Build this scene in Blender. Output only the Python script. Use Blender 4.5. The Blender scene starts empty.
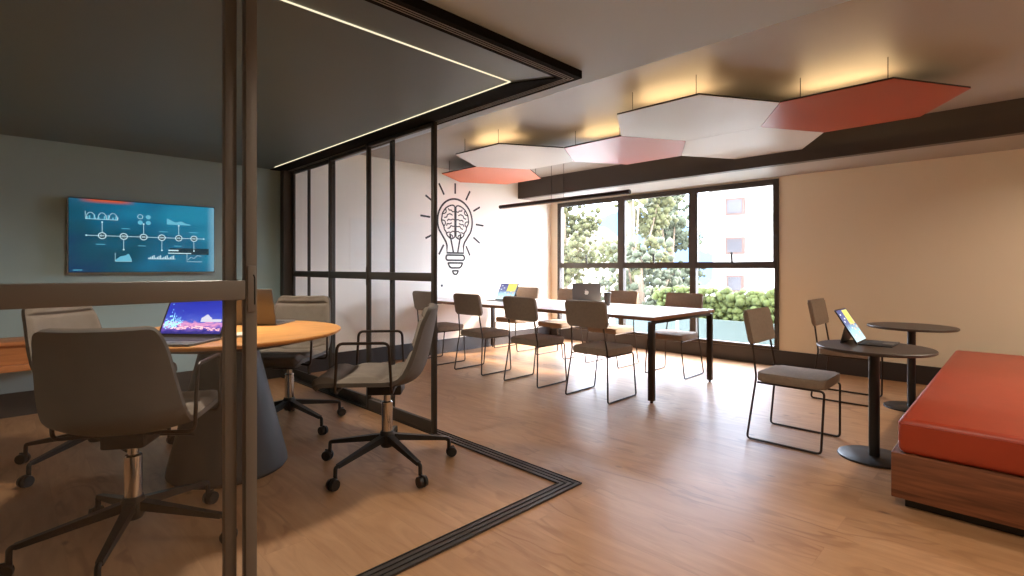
import bpy, bmesh, math, random
from mathutils import Vector, Matrix
random.seed(7)
PI = math.pi
C = bpy.context.scene.collection
scene = bpy.context.scene

# ------------------------------------------------------------------ materials
def srgb(r, g, b):
    f = lambda c: (c/255/12.92) if c/255 <= 0.04045 else ((c/255+0.055)/1.055)**2.4
    return (f(r), f(g), f(b), 1.0)

def new_mat(name):
    m = bpy.data.materials.new(name); m.use_nodes = True
    nt = m.node_tree
    for n in list(nt.nodes): nt.nodes.remove(n)
    out = nt.nodes.new('ShaderNodeOutputMaterial')
    return m, nt, out

def N(nt, kind, **kw):
    n = nt.nodes.new(kind)
    for k, v in kw.items(): setattr(n, k, v)
    return n

def plain(name, col, rough=0.5, metal=0.0, var=0.06, scale=12.0, bump=0.0, bscale=200.0, spec=0.5, stretch=(1, 1, 1), coat=0.0):
    """procedural surface: colour mottled by noise, optional bump"""
    m, nt, out = new_mat(name)
    b = N(nt, 'ShaderNodeBsdfPrincipled')
    tc = N(nt, 'ShaderNodeTexCoord'); mp = N(nt, 'ShaderNodeMapping')
    mp.inputs['Scale'].default_value = stretch
    nt.links.new(tc.outputs['Object'], mp.inputs['Vector'])
    no = N(nt, 'ShaderNodeTexNoise'); no.inputs['Scale'].default_value = scale; no.inputs['Detail'].default_value = 4
    nt.links.new(mp.outputs['Vector'], no.inputs['Vector'])
    mx = N(nt, 'ShaderNodeMix', data_type='RGBA')
    lo = tuple(max(0, c*(1-var)) for c in col[:3])+(1,); hi = tuple(min(1, c*(1+var)) for c in col[:3])+(1,)
    mx.inputs[6].default_value = lo; mx.inputs[7].default_value = hi
    nt.links.new(no.outputs['Fac'], mx.inputs[0])
    nt.links.new(mx.outputs[2], b.inputs['Base Color'])
    b.inputs['Roughness'].default_value = rough; b.inputs['Metallic'].default_value = metal
    b.inputs['Specular IOR Level'].default_value = spec
    b.inputs['Coat Weight'].default_value = coat
    if bump:
        n2 = N(nt, 'ShaderNodeTexNoise'); n2.inputs['Scale'].default_value = bscale
        nt.links.new(mp.outputs['Vector'], n2.inputs['Vector'])
        bp = N(nt, 'ShaderNodeBump'); bp.inputs['Strength'].default_value = bump; bp.inputs['Distance'].default_value = 0.002
        nt.links.new(n2.outputs['Fac'], bp.inputs['Height']); nt.links.new(bp.outputs['Normal'], b.inputs['Normal'])
    nt.links.new(b.outputs[0], out.inputs['Surface'])
    return m

def emit(name, col, strength):
    m, nt, out = new_mat(name)
    e = N(nt, 'ShaderNodeEmission'); e.inputs['Color'].default_value = col; e.inputs['Strength'].default_value = strength
    nt.links.new(e.outputs[0], out.inputs['Surface'])
    return m

def wood(name, c1, c2, stretch, rough=0.45, scale=5.0, spec=0.5):
    m, nt, out = new_mat(name)
    b = N(nt, 'ShaderNodeBsdfPrincipled')
    tc = N(nt, 'ShaderNodeTexCoord'); mp = N(nt, 'ShaderNodeMapping'); mp.inputs['Scale'].default_value = stretch
    nt.links.new(tc.outputs['Object'], mp.inputs['Vector'])
    no = N(nt, 'ShaderNodeTexNoise'); no.inputs['Scale'].default_value = scale; no.inputs['Detail'].default_value = 6; no.inputs['Distortion'].default_value = 0.6
    nt.links.new(mp.outputs['Vector'], no.inputs['Vector'])
    r = N(nt, 'ShaderNodeValToRGB'); r.color_ramp.elements[0].position = 0.3; r.color_ramp.elements[0].color = c1
    r.color_ramp.elements[1].position = 0.7; r.color_ramp.elements[1].color = c2
    nt.links.new(no.outputs['Fac'], r.inputs[0]); nt.links.new(r.outputs[0], b.inputs['Base Color'])
    b.inputs['Roughness'].default_value = rough; b.inputs['Specular IOR Level'].default_value = spec
    nt.links.new(b.outputs[0], out.inputs['Surface'])
    return m

def floor_mat():
    m, nt, out = new_mat('oak_plank_floor')
    L = nt.links.new
    b = N(nt, 'ShaderNodeBsdfPrincipled'); tc = N(nt, 'ShaderNodeTexCoord')
    sw = N(nt, 'ShaderNodeMapping'); sw.inputs['Rotation'].default_value = (0, 0, PI/2)
    L(tc.outputs['Object'], sw.inputs['Vector'])
    br = N(nt, 'ShaderNodeTexBrick'); br.offset = 0.37
    br.inputs['Scale'].default_value = 1.0; br.inputs['Brick Width'].default_value = 1.7; br.inputs['Row Height'].default_value = 0.2
    br.inputs['Mortar Size'].default_value = 0.0012; br.inputs['Mortar Smooth'].default_value = 0.1
    br.inputs['Color1'].default_value = (0, 0, 0, 1); br.inputs['Color2'].default_value = (1, 1, 1, 1); br.inputs['Mortar'].default_value = (0.5, 0.5, 0.5, 1)
    L(sw.outputs['Vector'], br.inputs['Vector'])
    # board-by-board shift of the grain
    sep = N(nt, 'ShaderNodeSeparateXYZ'); L(tc.outputs['Object'], sep.inputs[0])
    mul = N(nt, 'ShaderNodeMath', operation='MULTIPLY'); mul.inputs[1].default_value = 9.0; L(br.outputs['Color'], mul.inputs[0])
    add = N(nt, 'ShaderNodeMath', operation='ADD'); L(sep.outputs['Y'], add.inputs[0]); L(mul.outputs[0], add.inputs[1])
    cmb = N(nt, 'ShaderNodeCombineXYZ'); L(sep.outputs['X'], cmb.inputs[0]); L(add.outputs[0], cmb.inputs[1])
    mg = N(nt, 'ShaderNodeMapping'); mg.inputs['Scale'].default_value = (11, 1.6, 1); L(cmb.outputs[0], mg.inputs['Vector'])
    g = N(nt, 'ShaderNodeTexNoise'); g.inputs['Scale'].default_value = 1.0; g.inputs['Detail'].default_value = 8; g.inputs['Roughness'].default_value = 0.6; g.inputs['Distortion'].default_value = 1.6
    L(mg.outputs[0], g.inputs['Vector'])
    # cathedral rings : sharp thin lines of a distorted field
    mr = N(nt, 'ShaderNodeMapping'); mr.inputs['Scale'].default_value = (5.0, 1.5, 1); L(cmb.outputs[0], mr.inputs['Vector'])
    w = N(nt, 'ShaderNodeTexNoise'); w.inputs['Scale'].default_value = 0.9; w.inputs['Detail'].default_value = 2; w.inputs['Distortion'].default_value = 0.8
    L(mr.outputs[0], w.inputs['Vector'])
    wm = N(nt, 'ShaderNodeMath', operation='MULTIPLY'); wm.inputs[1].default_value = 34; L(w.outputs['Fac'], wm.inputs[0])
    ws = N(nt, 'ShaderNodeMath', operation='SINE'); L(wm.outputs[0], ws.inputs[0])
    wr = N(nt, 'ShaderNodeValToRGB'); wr.color_ramp.elements[0].position = 0.55; wr.color_ramp.elements[0].color = (0, 0, 0, 1); wr.color_ramp.elements[1].position = 1.0; wr.color_ramp.elements[1].color = (1, 1, 1, 1)
    L(ws.outputs[0], wr.inputs[0])
    msk = N(nt, 'ShaderNodeTexNoise'); msk.inputs['Scale'].default_value = 1.3; L(cmb.outputs[0], msk.inputs['Vector'])
    mskr = N(nt, 'ShaderNodeValToRGB'); mskr.color_ramp.elements[0].position = 0.45; mskr.color_ramp.elements[1].position = 0.68; L(msk.outputs['Fac'], mskr.inputs[0])
    ringf = N(nt, 'ShaderNodeMath', operation='MULTIPLY'); L(wr.outputs[0], ringf.inputs[0]); L(mskr.outputs[0], ringf.inputs[1])
    ringf2 = N(nt, 'ShaderNodeMath', operation='MULTIPLY'); ringf2.inputs[1].default_value = 0.55; L(ringf.outputs[0], ringf2.inputs[0])
    ramp = N(nt, 'ShaderNodeValToRGB')
    ramp.color_ramp.elements[0].position = 0.28; ramp.color_ramp.elements[0].color = srgb(156, 112, 75)
    ramp.color_ramp.elements[1].position = 0.72; ramp.color_ramp.elements[1].color = srgb(180, 138, 99)
    L(g.outputs['Fac'], ramp.inputs[0])
    mx1 = N(nt, 'ShaderNodeMix', data_type='RGBA'); mx1.inputs[7].default_value = srgb(112, 68, 38)
    L(ringf2.outputs[0], mx1.inputs[0]); L(ramp.outputs[0], mx1.inputs[6])
    # per board tint
    hs = N(nt, 'ShaderNodeHueSaturation'); mval = N(nt, 'ShaderNodeMapRange'); mval.inputs[3].default_value = 0.95; mval.inputs[4].default_value = 1.04
    L(br.outputs['Color'], mval.inputs[0]); L(mval.outputs[0], hs.inputs['Value']); L(mx1.outputs[2], hs.inputs['Color'])
    # knots
    mk = N(nt, 'ShaderNodeMapping'); mk.inputs['Scale'].default_value = (3.6, 1.9, 1); L(tc.outputs['Object'], mk.inputs['Vector'])
    vo = N(nt, 'ShaderNodeTexVoronoi'); vo.inputs['Scale'].default_value = 1.0; L(mk.outputs[0], vo.inputs['Vector'])
    vr = N(nt, 'ShaderNodeValToRGB'); vr.color_ramp.elements[0].position = 0.03; vr.color_ramp.elements[0].color = (0.75, 0.75, 0.75, 1); vr.color_ramp.elements[1].position = 0.075; vr.color_ramp.elements[1].color = (0, 0, 0, 1)
    L(vo.outputs['Distance'], vr.inputs[0])
    mx2 = N(nt, 'ShaderNodeMix', data_type='RGBA'); mx2.inputs[7].default_value = srgb(88, 52, 30)
    L(vr.outputs[0], mx2.inputs[0]); L(hs.outputs[0], mx2.inputs[6])
    mx3 = N(nt, 'ShaderNodeMix', data_type='RGBA'); mx3.inputs[7].default_value = srgb(110, 70, 42)
    mf = N(nt, 'ShaderNodeMath', operation='MULTIPLY'); mf.inputs[1].default_value = 0.25; L(br.outputs['Fac'], mf.inputs[0]); L(mf.outputs[0], mx3.inputs[0]); L(mx2.outputs[2], mx3.inputs[6])
    L(mx3.outputs[2], b.inputs['Base Color'])
    b.inputs['Roughness'].default_value = 0.38; b.inputs['Specular IOR Level'].default_value = 0.5
    bp = N(nt, 'ShaderNodeBump'); bp.inputs['Strength'].default_value = 0.08; bp.inputs['Distance'].default_value = 0.003
    L(g.outputs['Fac'], bp.inputs['Height']); L(bp.outputs['Normal'], b.inputs['Normal'])
    L(b.outputs[0], out.inputs['Surface'])
    return m

def glass_mat(name, tint=(0.99, 0.99, 0.99, 1), refl=1.0):
    m, nt, out = new_mat(name)
    L = nt.links.new
    t = N(nt, 'ShaderNodeBsdfTransparent'); t.inputs['Color'].default_value = tint
    g = N(nt, 'ShaderNodeBsdfGlossy'); g.inputs['Roughness'].default_value = 0.02
    f = N(nt, 'ShaderNodeFresnel'); f.inputs['IOR'].default_value = 1.45
    k = N(nt, 'ShaderNodeMath', operation='MULTIPLY'); k.inputs[1].default_value = refl
    ge = N(nt, 'ShaderNodeNewGeometry'); fr_ = N(nt, 'ShaderNodeMath', operation='SUBTRACT'); fr_.inputs[0].default_value = 1.0   # the outer face reflects, the inner face lets light out
    L(ge.outputs['Backfacing'], fr_.inputs[1])
    k2 = N(nt, 'ShaderNodeMath', operation='MULTIPLY'); L(fr_.outputs[0], k2.inputs[1]); L(f.outputs[0], k2.inputs[0])
    mx = N(nt, 'ShaderNodeMixShader')
    L(k2.outputs[0], k.inputs[0]); L(k.outputs[0], mx.inputs[0]); L(t.outputs[0], mx.inputs[1]); L(g.outputs[0], mx.inputs[2])
    L(mx.outputs[0], out.inputs['Surface'])
    return m

def screen_mat(name, stops, axis, strength, noise=0.5, nscale=4.0, extra=None):
    """emissive picture on a display: colour bands along one axis broken up by noise (object space)"""
    m, nt, out = new_mat(name); L = nt.links.new
    tc = N(nt, 'ShaderNodeTexCoord'); sep = N(nt, 'ShaderNodeSeparateXYZ'); L(tc.outputs['Generated'], sep.inputs[0])
    no = N(nt, 'ShaderNodeTexNoise'); no.inputs['Scale'].default_value = nscale; no.inputs['Detail'].default_value = 1.5; L(tc.outputs['Generated'], no.inputs['Vector'])
    nm = N(nt, 'ShaderNodeMath', operation='SUBTRACT'); nm.inputs[1].default_value = 0.5; L(no.outputs['Fac'], nm.inputs[0])
    nk = N(nt, 'ShaderNodeMath', operation='MULTIPLY'); nk.inputs[1].default_value = noise; L(nm.outputs[0], nk.inputs[0])
    ad = N(nt, 'ShaderNodeMath', operation='ADD'); L(sep.outputs[axis], ad.inputs[0]); L(nk.outputs[0], ad.inputs[1])
    r = N(nt, 'ShaderNodeValToRGB')
    while len(r.color_ramp.elements) < len(stops): r.color_ramp.elements.new(0.5)
    for e, (p, c) in zip(r.color_ramp.elements, stops): e.position = p; e.color = c
    L(ad.outputs[0], r.inputs[0])
    e = N(nt, 'ShaderNodeEmission'); e.inputs['Strength'].default_value = strength; L(r.outputs[0], e.inputs['Color'])
    gl = N(nt, 'ShaderNodeBsdfGlossy'); gl.inputs['Roughness'].default_value = 0.15; gl.inputs['Color'].default_value = (0.03, 0.03, 0.03, 1)
    a = N(nt, 'ShaderNodeAddShader'); L(e.outputs[0], a.inputs[0]); L(gl.outputs[0], a.inputs[1])
    L(a.outputs[0], out.inputs['Surface'])
    return m

M = {}
M['floor'] = floor_mat()
M['white_wall'] = plain('warm_white_paint', srgb(246, 239, 228), 0.75, var=0.02, scale=3)
M['beige_wall'] = plain('beige_paint', srgb(218, 204, 180), 0.75, var=0.02, scale=3)
M['teal_wall'] = plain('grey_teal_paint', srgb(158, 180, 180), 0.75, var=0.03, scale=2)
M['ceil'] = plain('grey_ceiling_paint', srgb(158, 150, 142), 0.5, var=0.05, scale=1.5, spec=0.5)
M['soffit'] = plain('light_grey_soffit', srgb(190, 207, 222), 0.6, var=0.03, scale=2)
M['meet_ceil'] = plain('charcoal_ceiling', srgb(94, 105, 105), 0.45, var=0.04, scale=2)
M['beam'] = plain('dark_beam_paint', srgb(66, 56, 48), 0.55, var=0.05, scale=2)
M['black'] = plain('black_frame', srgb(34, 28, 24), 0.5, var=0.1, scale=8)
M['matte'] = plain('matte_black_track', srgb(24, 21, 19), 0.9, var=0.1, scale=8, spec=0.08)
M['bronze'] = plain('bronze_aluminium', srgb(118, 110, 102), 0.5, 0.1, var=0.06, scale=6)
M['bronze_dark'] = plain('dark_bronze_aluminium', srgb(58, 50, 43), 0.5, 0.1, var=0.06, scale=6)
M['track'] = plain('track_metal', srgb(78, 70, 64), 0.4, 0.5, var=0.08, scale=20)
M['track_light'] = plain('track_ridge_metal', srgb(140, 132, 120), 0.6, 0.1, var=0.08, scale=20)
M['black_skirt'] = plain('black_skirting', srgb(50, 44, 42), 0.4, var=0.08, scale=6)
M['glass'] = glass_mat('clear_glass')
M['win_glass'] = glass_mat('window_glass', (0.98, 0.98, 0.98, 1), 0.7)
M['fabric'] = plain('taupe_fabric', srgb(146, 130, 115), 0.85, var=0.16, scale=40, bump=0.5, bscale=500, spec=0.2)
M['armfab'] = plain('grey_taupe_upholstery', srgb(124, 112, 100), 0.8, var=0.2, scale=14, bump=0.5, bscale=300, spec=0.25)
M['shell'] = plain('grey_shell_upholstery', srgb(104, 99, 94), 0.75, var=0.12, scale=16, bump=0.4, bscale=300, spec=0.25)
M['frame'] = plain('dark_brown_steel', srgb(52, 40, 32), 0.4, 0.4, var=0.1)
M['blackmetal'] = plain('black_powder_coat', srgb(36, 33, 31), 0.4, 0.2, var=0.1)
M['chrome'] = plain('chrome', srgb(205, 200, 195), 0.12, 1.0, var=0.03)
M['plastic'] = plain('black_plastic', srgb(24, 22, 21), 0.3, var=0.1)
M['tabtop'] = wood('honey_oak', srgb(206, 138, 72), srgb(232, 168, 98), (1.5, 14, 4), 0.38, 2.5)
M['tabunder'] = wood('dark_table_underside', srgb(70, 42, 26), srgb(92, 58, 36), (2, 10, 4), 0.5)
M['cone'] = plain('charcoal_table_base', srgb(62, 59, 59), 0.6, var=0.12, scale=8)
M['cred'] = wood('orange_oak_veneer', srgb(176, 104, 54), srgb(206, 130, 72), (1.2, 8, 18), 0.45, 2.5)
M['laminate'] = plain('white_laminate', srgb(236, 232, 232), 0.3, var=0.01)
M['edge'] = wood('brown_wood_edge', srgb(128, 86, 58), srgb(150, 104, 70), (12, 2, 20), 0.5)
M['walnut'] = wood('walnut_box', srgb(96, 55, 34), srgb(138, 84, 54), (20, 1.6, 22), 0.5, 2.2)
M['leather'] = plain('red_orange_leather', srgb(160, 58, 33), 0.38, var=0.1, scale=10, bump=0.25, bscale=160)
M['red'] = plain('red_panel', srgb(158, 52, 25), 0.34, var=0.05, scale=2, spec=0.5)
M['orange'] = plain('orange_panel', srgb(206, 92, 34), 0.4, var=0.04, scale=2, spec=0.6)
M['offwhite'] = plain('offwhite_panel', srgb(198, 190, 182), 0.42, var=0.02, scale=2, spec=0.6)
M['darktop'] = plain('dark_brown_tabletop', srgb(62, 50, 42), 0.42, var=0.12, scale=14)
M['mural'] = plain('mural_paint', srgb(48, 42, 38), 0.7, var=0.05)
M['laptop'] = plain('space_grey_aluminium', srgb(102, 98, 94), 0.45, 0.15, var=0.03)
M['keys'] = plain('black_keys', srgb(30, 28, 28), 0.5, var=0.1)
M['logo'] = plain('silver_logo', srgb(236, 232, 226), 0.3, var=0.01)
M['white'] = plain('white_plastic', srgb(236, 234, 230), 0.4, var=0.02)
M['cup'] = plain('dark_brown_cup', srgb(56, 44, 32), 0.4, var=0.08)
M['led'] = emit('led_strip', (0.80, 0.70, 0.48, 1), 1.0)
M['uplight'] = emit('warm_uplight', (1.0, 0.68, 0.34, 1), 17.0)
M['diff'] = plain('lamp_diffuser', srgb(190, 160, 130), 0.5, var=0.02)
M['render'] = plain('white_render', srgb(200, 190, 178), 0.9, var=0.03, scale=0.6)
M['trimbrown'] = plain('pinkish_brown_trim', srgb(86, 64, 54), 0.8, var=0.05, scale=1)
M['farglass'] = plain('far_window_glass', srgb(62, 56, 56), 0.4, var=0.2, scale=2)
M['roof'] = plain('roof_tile', srgb(110, 96, 84), 0.8, var=0.08, scale=2)
M['leaf1'] = plain('pale_green_foliage', srgb(70, 68, 36), 0.9, var=0.35, scale=1.4)
M['leaf2'] = plain('grey_green_foliage', srgb(58, 60, 40), 0.9, var=0.35, scale=1.4)
M['hedge'] = plain('hedge_foliage', srgb(60, 66, 18), 0.9, var=0.4, scale=2.0)
M['bark'] = plain('bark', srgb(110, 92, 74), 0.9, var=0.2, scale=6)
M['ground'] = plain('pale_paving', srgb(176, 174, 168), 0.9, var=0.1, scale=1)
M['fence'] = plain('pale_fence', srgb(44, 56, 48), 0.5, var=0.1, scale=1)

# ------------------------------------------------------------------ mesh tools
class MB:
    def __init__(s): s.bm = bmesh.new()
    def box(s, x0, x1, y0, y1, z0, z1, bev=0.0, seg=2):
        t = bmesh.new()
        bmesh.ops.create_cube(t, size=1)
        bmesh.ops.scale(t, vec=(x1-x0, y1-y0, z1-z0), verts=t.verts)
        bmesh.ops.translate(t, vec=((x0+x1)/2, (y0+y1)/2, (z0+z1)/2), verts=t.verts)
        if bev: bmesh.ops.bevel(t, geom=list(t.edges), offset=bev, segments=seg, profile=0.5, affect='EDGES')
        s.merge(t); return s
    def merge(s, t, mat=None):
        me = bpy.data.meshes.new('tmp')
        if mat is not None: bmesh.ops.transform(t, matrix=mat, verts=t.verts)
        t.to_mesh(me); t.free(); s.bm.from_mesh(me); bpy.data.meshes.remove(me)
    def cyl(s, p0, p1, r0, r1=None, n=20, caps=True):
        p0 = Vector(p0); p1 = Vector(p1); r1 = r0 if r1 is None else r1
        d = p1-p0
        t = bmesh.new()
        bmesh.ops.create_cone(t, cap_ends=caps, segments=n, radius1=r0, radius2=r1, depth=d.length)
        q = Vector((0, 0, 1)).rotation_difference(d.normalized()).to_matrix().to_4x4()
        s.merge(t, Matrix.Translation((p0+p1)/2) @ q); return s
    def lathe(s, prof, n=48, cx=0, cy=0):
        rings = []
        for r, z in prof:
            if r < 1e-6: rings.append([s.bm.verts.new((cx, cy, z))])
            else: rings.append([s.bm.verts.new((cx+r*math.cos(2*PI*k/n), cy+r*math.sin(2*PI*k/n), z)) for k in range(n)])
        for a, b in zip(rings[:-1], rings[1:]):
            for k in range(n):
                k2 = (k+1) % n
                if len(a) == 1 and len(b) == 1: continue
                if len(a) == 1: s.bm.faces.new((a[0], b[k], b[k2]))
                elif len(b) == 1: s.bm.faces.new((a[k], a[k2], b[0]))
                else: s.bm.faces.new((a[k], a[k2], b[k2], b[k]))
        return s
    def tube(s, pts, r, n=8, rad=0.0, seg=5, closed=False):
        """round bar along a polyline, corners rounded by rad"""
        P = [Vector(p) for p in pts]
        if rad > 0:
            Q = []
            m = len(P)
            for i, p in enumerate(P):
                if not closed and i in (0, m-1): Q.append(p); continue
                a = P[(i-1) % m]; b = P[(i+1) % m]
                da = a-p; db = b-p
                k = min(rad, da.length*0.45, db.length*0.45)
                pa = p+da.normalized()*k; pb = p+db.normalized()*k
                for j in range(seg+1):
                    t = j/seg
                    Q.append(pa*(1-t)**2+p*2*t*(1-t)+pb*t**2)
            P = Q
        m = len(P)
        T = []
        for i in range(m):
            a = P[i-1] if (i > 0 or closed) else P[i]; b = P[(i+1) % m] if (i < m-1 or closed) else P[i]
            T.append((b-a).normalized())
        up = Vector((0, 0, 1)) if abs(T[0].z) < 0.9 else Vector((1, 0, 0))
        nrm = T[0].cross(up).normalized()
        rings = []
        for i in range(m):
            if i > 0:
                q = T[i-1].rotation_difference(T[i]); nrm = (q @ nrm).normalized()
            bn = T[i].cross(nrm).normalized()
            rings.append([s.bm.verts.new(P[i]+nrm*r*math.cos(2*PI*k/n)+bn*r*math.sin(2*PI*k/n)) for k in range(n)])
        rr = list(zip(rings[:-1], rings[1:]))
        if closed: rr.append((rings[-1], rings[0]))
        for a, b in rr:
            for k in range(n): s.bm.faces.new((a[k], a[(k+1) % n], b[(k+1) % n], b[k]))
        if not closed:
            s.bm.faces.new(rings[0][::-1]); s.bm.faces.new(rings[-1])
        return s
    def prism(s, poly, z0, z1):
        a = [s.bm.verts.new((x, y, z0)) for x, y in poly]; b = [s.bm.verts.new((x, y, z1)) for x, y in poly]
        n = len(poly)
        s.bm.faces.new(a[::-1]); s.bm.faces.new(b)
        for k in range(n): s.bm.faces.new((a[k], a[(k+1) % n], b[(k+1) % n], b[k]))
        return s
    def bar(s, p0, p1, w0, h0, w1, h1):
        """tapered rectangular bar"""
        p0 = Vector(p0); p1 = Vector(p1); d = (p1-p0).normalized()
        sd = d.cross(Vector((0, 0, 1)))
        sd = sd.normalized() if sd.length > 1e-4 else Vector((1, 0, 0))
        up = sd.cross(d).normalized()
        f = lambda p, w, h: [s.bm.verts.new(p+sd*a*w/2+up*b*h/2) for a, b in ((-1, -1), (1, -1), (1, 1), (-1, 1))]
        a = f(p0, w0, h0); b = f(p1, w1, h1)
        s.bm.faces.new(a[::-1]); s.bm.faces.new(b)
        for k in range(4): s.bm.faces.new((a[k], a[(k+1) % 4], b[(k+1) % 4], b[k]))
        return s
    def xf(s, mat):
        bmesh.ops.transform(s.bm, matrix=mat, verts=s.bm.verts); return s
    def build(s, name, mat, parent=None, smooth=True, angle=0.6):
        bmesh.ops.recalc_face_normals(s.bm, faces=s.bm.faces)
        me = bpy.data.meshes.new(name)
        if smooth:
            for f in s.bm.faces: f.smooth = True
            for e in s.bm.edges:
                if len(e.link_faces) == 2 and e.calc_face_angle(0) > angle: e.smooth = False
        s.bm.to_mesh(me); s.bm.free()
        o = bpy.data.objects.new(name, me); C.objects.link(o)
        me.materials.append(M[mat] if isinstance(mat, str) else mat)
        if parent: o.parent = parent
        return o

def tag(o, label, cat, group=None):
    o['label'] = label; o['category'] = cat
    if group: o['group'] = group
    return o
def thing(name, label, cat, loc=(0, 0, 0), rot=0, group=None):
    o = bpy.data.objects.new(name, None); C.objects.link(o)
    o.location = loc; o.rotation_euler = (0, 0, rot); o.empty_display_size = 0.1
    return tag(o, label, cat, group)
def struct(mb, name, mat, parent=None, smooth=False):
    o = mb.build(name, mat, parent, smooth)
    if parent is None: o['kind'] = 'structure'
    return o
def copy_tree(o, parent=None):
    c = o.copy(); C.objects.link(c)
    if parent is not None: c.parent = parent
    for ch in o.children: copy_tree(ch, c)
    return c
def place(src, used, loc, rot, label, group):
    o = src if not used else copy_tree(src)
    o.location = loc; o.rotation_euler = (0, 0, rot); o['label'] = label
    if group: o['group'] = group
    return o
def face(fx, fy): return math.atan2(fy, fx)-PI/2      # local +Y turned to (fx, fy)
def text_mesh(txt, size):
    cu = bpy.data.curves.new('t', 'FONT'); cu.body = txt; cu.size = size; cu.align_x = 'CENTER'; cu.align_y = 'CENTER'
    ob = bpy.data.objects.new('t', cu); C.objects.link(ob)
    dg = bpy.context.evaluated_depsgraph_get(); dg.update()
    me = bpy.data.meshes.new_from_object(ob.evaluated_get(dg))
    bm = bmesh.new(); bm.from_mesh(me)
    bpy.data.objects.remove(ob); bpy.data.curves.remove(cu); bpy.data.meshes.remove(me)
    return bm

# ------------------------------------------------------------------ room dimensions
XW = 6.95      # window wall
YB = 5.97      # back wall (teal part and white mural part)
XP = 2.37      # side partition, outer face
YP = 1.80      # front partition, outer face
ZS = 2.38      # low soffit
ZC = 2.68      # high ceiling
XS = 2.55      # edge of the soffit
X0, Y0 = -1.6, -1.6

struct(MB().box(X0, XW, Y0, YB, -0.1, 0), 'floor', 'floor')
struct(MB().box(X0, 2.27, YB, YB+0.15, 0, 2.9), 'wall_back', 'teal_wall')
struct(MB().box(2.27, XW+0.15, YB, YB+0.15, 0, 2.9), 'wall_left', 'white_wall')
struct(MB().box(X0-0.15, X0, Y0-0.15, YB+0.15, 0, 2.9), 'wall_front', 'beige_wall')
struct(MB().box(X0, XW+0.15, Y0-0.15, Y0, 0, 2.9), 'wall_side', 'beige_wall')
WY0, WY1, WZ0, WZ1 = 2.185, 5.80, 0.205, 2.365
w = MB().box(XW, XW+0.15, Y0, WY0, 0, 2.9).box(XW, XW+0.15, WY1, YB, 0, 2.9)
w.box(XW, XW+0.15, WY0, WY1, 0, WZ0).box(XW, XW+0.15, WY0, WY1, WZ1, 2.9)
struct(w, 'wall_right', 'beige_wall')
# ceilings
struct(MB().box(XS, XW, Y0, YB, ZC, ZC+0.2), 'ceiling', 'ceil')
so = MB().box(X0, XP, Y0, YP, ZS, ZC+0.1).box(XP, XS, Y0, YB, ZS, ZC+0.1)
struct(so, 'ceiling_soffit', 'soffit')
struct(MB().box(X0, XP-0.1, YP+0.1, YB, 2.345, ZC+0.1), 'ceiling_meeting', 'meet_ceil')
struct(MB().box(6.11, 6.21, Y0, YB, 2.388, ZC), 'trim_1', 'beam')                       # dark down-stand beam
struct(MB().box(6.21, XW, Y0, YB, 2.388, 2.45), 'ceiling_window', 'ceil')
# skirtings
struct(MB().box(2.40, XW-0.016, YB-0.014, YB, 0, 0.2).box(2.40, XW-0.016, YB-0.019, YB, 0, 0.012), 'baseboard_left', 'black_skirt')
struct(MB().box(XW-0.016, XW, Y0, YB, 0.055, 0.2).box(XW-0.010, XW, Y0, YB, 0, 0.055), 'baseboard_right', 'black_skirt')
struct(MB().box(X0, 2.25, YB-0.014, YB, 0, 0.2), 'baseboard_back', 'black_skirt')

# ------------------------------------------------------------------ windows (three bays, sash above, fixed light below)
ys = [WY0, 3.315, 4.50, WY1]     # bay limits between mullion centres
fx0, fx1 = XW-0.02, XW+0.06
fr = MB().box(fx0, fx1, WY0, WY0+0.05, WZ0, WZ1).box(fx0, fx1, WY1-0.05, WY1, WZ0, WZ1)
fr.box(fx0, fx1, WY0+0.05, WY1-0.05, WZ1-0.05, WZ1).box(fx0, fx1, WY0+0.05, WY1-0.05, WZ0, WZ0+0.04)
for ym in ys[1:3]: fr.box(fx0, fx1, ym-0.045, ym+0.045, WZ0+0.04, WZ1-0.05)
for a, b in ((WY0+0.05, ys[1]-0.045), (ys[1]+0.045, ys[2]-0.045), (ys[2]+0.045, WY1-0.05)):
    fr.box(fx0+0.003, fx1-0.003, a, b, 1.232, 1.30)
wf = struct(fr, 'window_1', 'bronze_dark')
for k, (a, b) in enumerate(((WY0+0.05, ys[1]-0.045), (ys[1]+0.045, ys[2]-0.045), (ys[2]+0.045, WY1-0.05))):
    z0, z1 = 1.30, WZ1-0.05
    s_ = MB().box(fx0+0.008, fx1-0.02, a, a+0.02, z0, z1).box(fx0+0.008, fx1-0.02, b-0.02, b, z0, z1)
    s_.box(fx0+0.008, fx1-0.02, a+0.02, b-0.02, z0, z0+0.02).box(fx0+0.008, fx1-0.02, a+0.02, b-0.02, z1-0.02, z1)
    sash = s_.build('sash', 'bronze_dark', wf, False)
    MB().box(XW+0.01, XW+0.016, a+0.02, b-0.02, z0+0.02, z1-0.02).build('upper_pane', 'win_glass', sash, False)
    MB().box(XW+0.01, XW+0.016, a, b, WZ0+0.04, 1.232).build('lower_pane', 'win_glass', wf, False)
    ym = (a+b)/2
    MB().box(fx0-0.012, fx0+0.006, ym-0.03, ym+0.03, z0-0.012, z0+0.012, 0.003).tube([(fx0-0.012, ym, z0), (fx0-0.03, ym, z0+0.01), (fx0-0.036, ym+0.004, z0+0.15)], 0.015, 8, 0.01).build('sash_handle', 'black', sash)

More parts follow.
